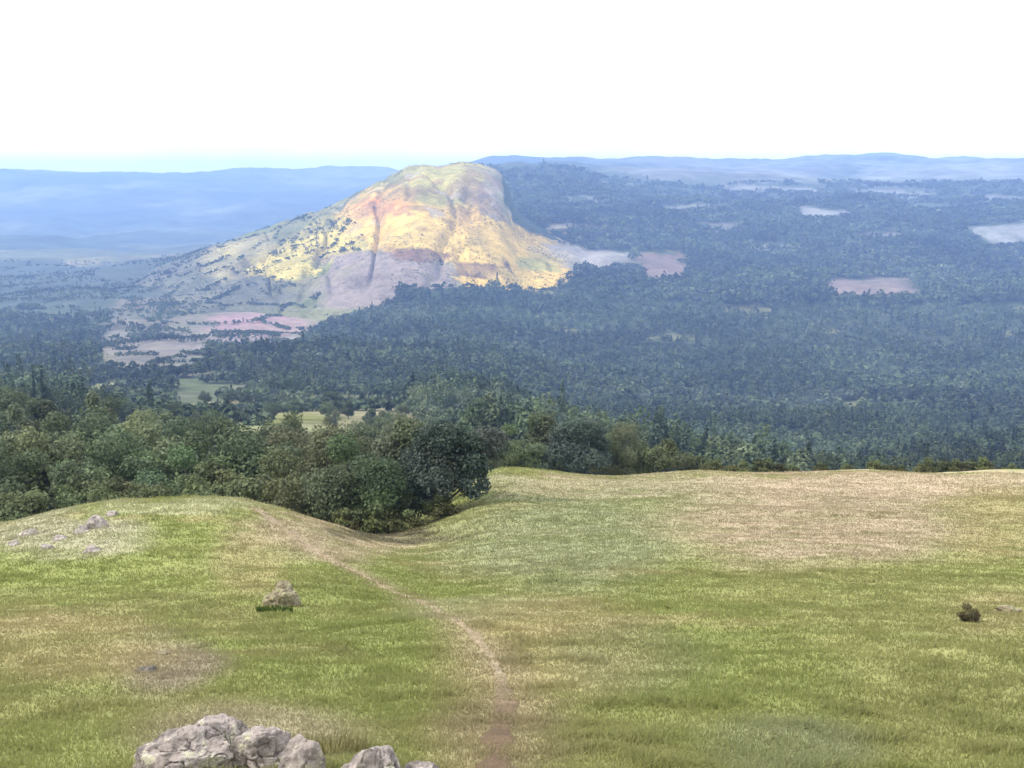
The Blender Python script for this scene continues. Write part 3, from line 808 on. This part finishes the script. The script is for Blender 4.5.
HB = 'trees along the field hedges in the middle distance'
for k in range(34):
    px = random.uniform(95, 470); D = random.choice([330, 420, 520, 620, 700]) + random.uniform(-20, 20)
    x, y = at(px, D)
    tree(random.choice(['oak', 'ash', 'dark', 'olive', 'thorn']), x, y, random.uniform(.75, 1.1), 'hedgerow tree beside the green fields of the middle distance', HB)

ptree('brownbush', 982, hit(982, 622, lo=3, hi=140)[1], 609, 'small dark solitary bush near the slope edge beside a pale stone', None, name='shrub', cat='bush', sink=.02)
p = hit(278, 611, lo=3, hi=140)
blades()
# tall tufts against the stones
def tuft(px, py, n, h, spread, label, hue):
    p = ground_pt(px, py)
    a = rng.uniform(0, 6.283, n); q = spread * np.sqrt(rng.uniform(0, 1, n))
    x = p[0] + q * np.cos(a) * 1.5; y = p[1] + q * np.sin(a) * 1.1; z = height(x, y)
    hh = h * rng.uniform(.5, 1.2, n); l = hh * rng.uniform(.1, .7, n); la = a + rng.normal(size=n) * .7; w = .006 * (math.hypot(p[0], p[1]) / 8) ** .7; wa = rng.uniform(0, 6.283, n)
    bx, by = np.cos(wa) * w, np.sin(wa) * w
    V = np.stack([np.stack([x - bx, y - by, z - .01], 1), np.stack([x + bx, y + by, z - .01], 1),
                  np.stack([x + bx * .7 + .4 * l * np.cos(la), y + by * .7 + .4 * l * np.sin(la), z + hh * .65], 1), np.stack([x - bx * .7 + .4 * l * np.cos(la), y - by * .7 + .4 * l * np.sin(la), z + hh * .65], 1),
                  np.stack([x + l * np.cos(la), y + l * np.sin(la), z + hh], 1)], 1) - p
    i = np.arange(n) * 5
    C = np.repeat(np.array(hue) * rng.uniform(.7, 1.35, (n, 1)), 5, axis=0)
    o = link('grass_tuft', mesh_np('grass_tuft', V.reshape(-1, 3), [np.stack([i, i + 1, i + 2, i + 3], 1), np.stack([i + 3, i + 2, i + 4], 1)], C, False, M_BLADE), loc=p)
    tag(o, label, 'grass tuft')
tuft(275, 612, 420, .13, .26, 'dark green grass tuft standing in for the shadow at the foot of the beige boulder', (.055, .08, .02))  # dark blades added to stand for the boulder's shadow
tuft(236, 762, 260, .16, .16, 'dark grass tuft growing in the hollow of the limestone outcrop', (.06, .075, .025))
tuft(330, 752, 260, .15, .2, 'straw coloured tuft between the outcrop and the lone whitish rock', (.2, .18, .08))

# ------------------------------------------------------------------ light, air, sky
SUN_EL, SUN_AZ = R(44), R(-95)          # high, over the left shoulder (azimuth from +Y, clockwise positive)
w = bpy.data.worlds.new('World'); scene.world = w; w.use_nodes = True
nt = w.node_tree; bg = nt.nodes['Background']; bg.inputs['Strength'].default_value = .1
sky = nd(nt, 'ShaderNodeTexSky', sky_type='NISHITA'); sky.sun_disc = False; sky.sun_elevation = SUN_EL; sky.sun_rotation = SUN_AZ; sky.dust_density = 3.0; sky.air_density = 1.0
tc = nd(nt, 'ShaderNodeTexCoord')
cn = nd(nt, 'ShaderNodeTexNoise', Scale=2.2, Detail=6.0, Roughness=.6)
mp = nd(nt, 'ShaderNodeMapping'); mp.inputs['Scale'].default_value = (1, 1, 2.6)
nt.links.new(tc.outputs['Generated'], mp.inputs[0]); nt.links.new(mp.outputs[0], cn.inputs['Vector'])
cr = nd(nt, 'ShaderNodeMapRange'); cr.inputs[1].default_value = .28; cr.inputs[2].default_value = .5; cr.inputs[3].default_value = .72; cr.inputs[4].default_value = .97
nt.links.new(cn.outputs['Fac'], cr.inputs[0])
mx = nd(nt, 'ShaderNodeMix', data_type='RGBA'); mx.inputs[7].default_value = (15.5, 15.8, 16, 1)
nt.links.new(cr.outputs[0], mx.inputs[0]); nt.links.new(sky.outputs[0], mx.inputs[6]); nt.links.new(mx.outputs[2], bg.inputs['Color'])

sl = bpy.data.lights.new('sun', 'SUN'); sl.energy = 3.4; sl.angle = R(.8); sl.color = (1, .95, .86)
so = bpy.data.objects.new('sun', sl); col.objects.link(so)
from mathutils import Vector
sd = Vector((math.sin(SUN_AZ) * math.cos(SUN_EL), math.cos(SUN_AZ) * math.cos(SUN_EL), math.sin(SUN_EL)))
so.rotation_euler = sd.to_track_quat('Z', 'Y').to_euler()

def haze():
    bm = bmesh.new(); bmesh.ops.create_cube(bm, size=1)
    x0, x1, y0, y1, z0, z1 = -14500, 14500, -6000, 15000, ZMIN - 1, ZMAX + 20
    for v in bm.verts: v.co = ((x0 + x1) / 2 + v.co.x * (x1 - x0), (y0 + y1) / 2 + v.co.y * (y1 - y0), (z0 + z1) / 2 + v.co.z * (z1 - z0))
    me = bpy.data.meshes.new('haze'); bm.to_mesh(me); bm.free()
    m = bpy.data.materials.new('haze_air'); m.use_nodes = True; t = m.node_tree
    t.nodes.remove(t.nodes['Principled BSDF'])
    pv = nd(t, 'ShaderNodeVolumePrincipled'); pv.inputs['Color'].default_value = (.31, .49, .95, 1); pv.inputs['Density'].default_value = 1.15e-4; pv.inputs['Anisotropy'].default_value = 0.0
    t.links.new(pv.outputs[0], t.nodes['Material Output'].inputs['Volume'])
    me.materials.append(m)
    tag(link('haze', me), 'pale blue haze hanging over the far valley and ridges', 'haze', kind='stuff')
haze()

# ------------------------------------------------------------------ camera and render settings
cd = bpy.data.cameras.new('camera'); co = bpy.data.objects.new('camera', cd); col.objects.link(co); scene.camera = co
cd.sensor_width = 36; cd.lens = FPX / 1024 * 36; cd.clip_start = .1; cd.clip_end = 60000
co.location = (0, 0, 0); co.rotation_euler = (math.pi / 2 - PITCH, 0, 0)
scene.view_settings.view_transform = 'Standard'; scene.view_settings.look = 'None'; scene.view_settings.exposure = .58; scene.view_settings.gamma = 1
scene.render.engine = 'CYCLES'
scene.cycles.max_bounces = 6; scene.cycles.diffuse_bounces = 3; scene.cycles.volume_bounces = 1; scene.cycles.transmission_bounces = 4
scene.cycles.use_denoising = True
print('ZRANGE', ZMIN, ZMAX)
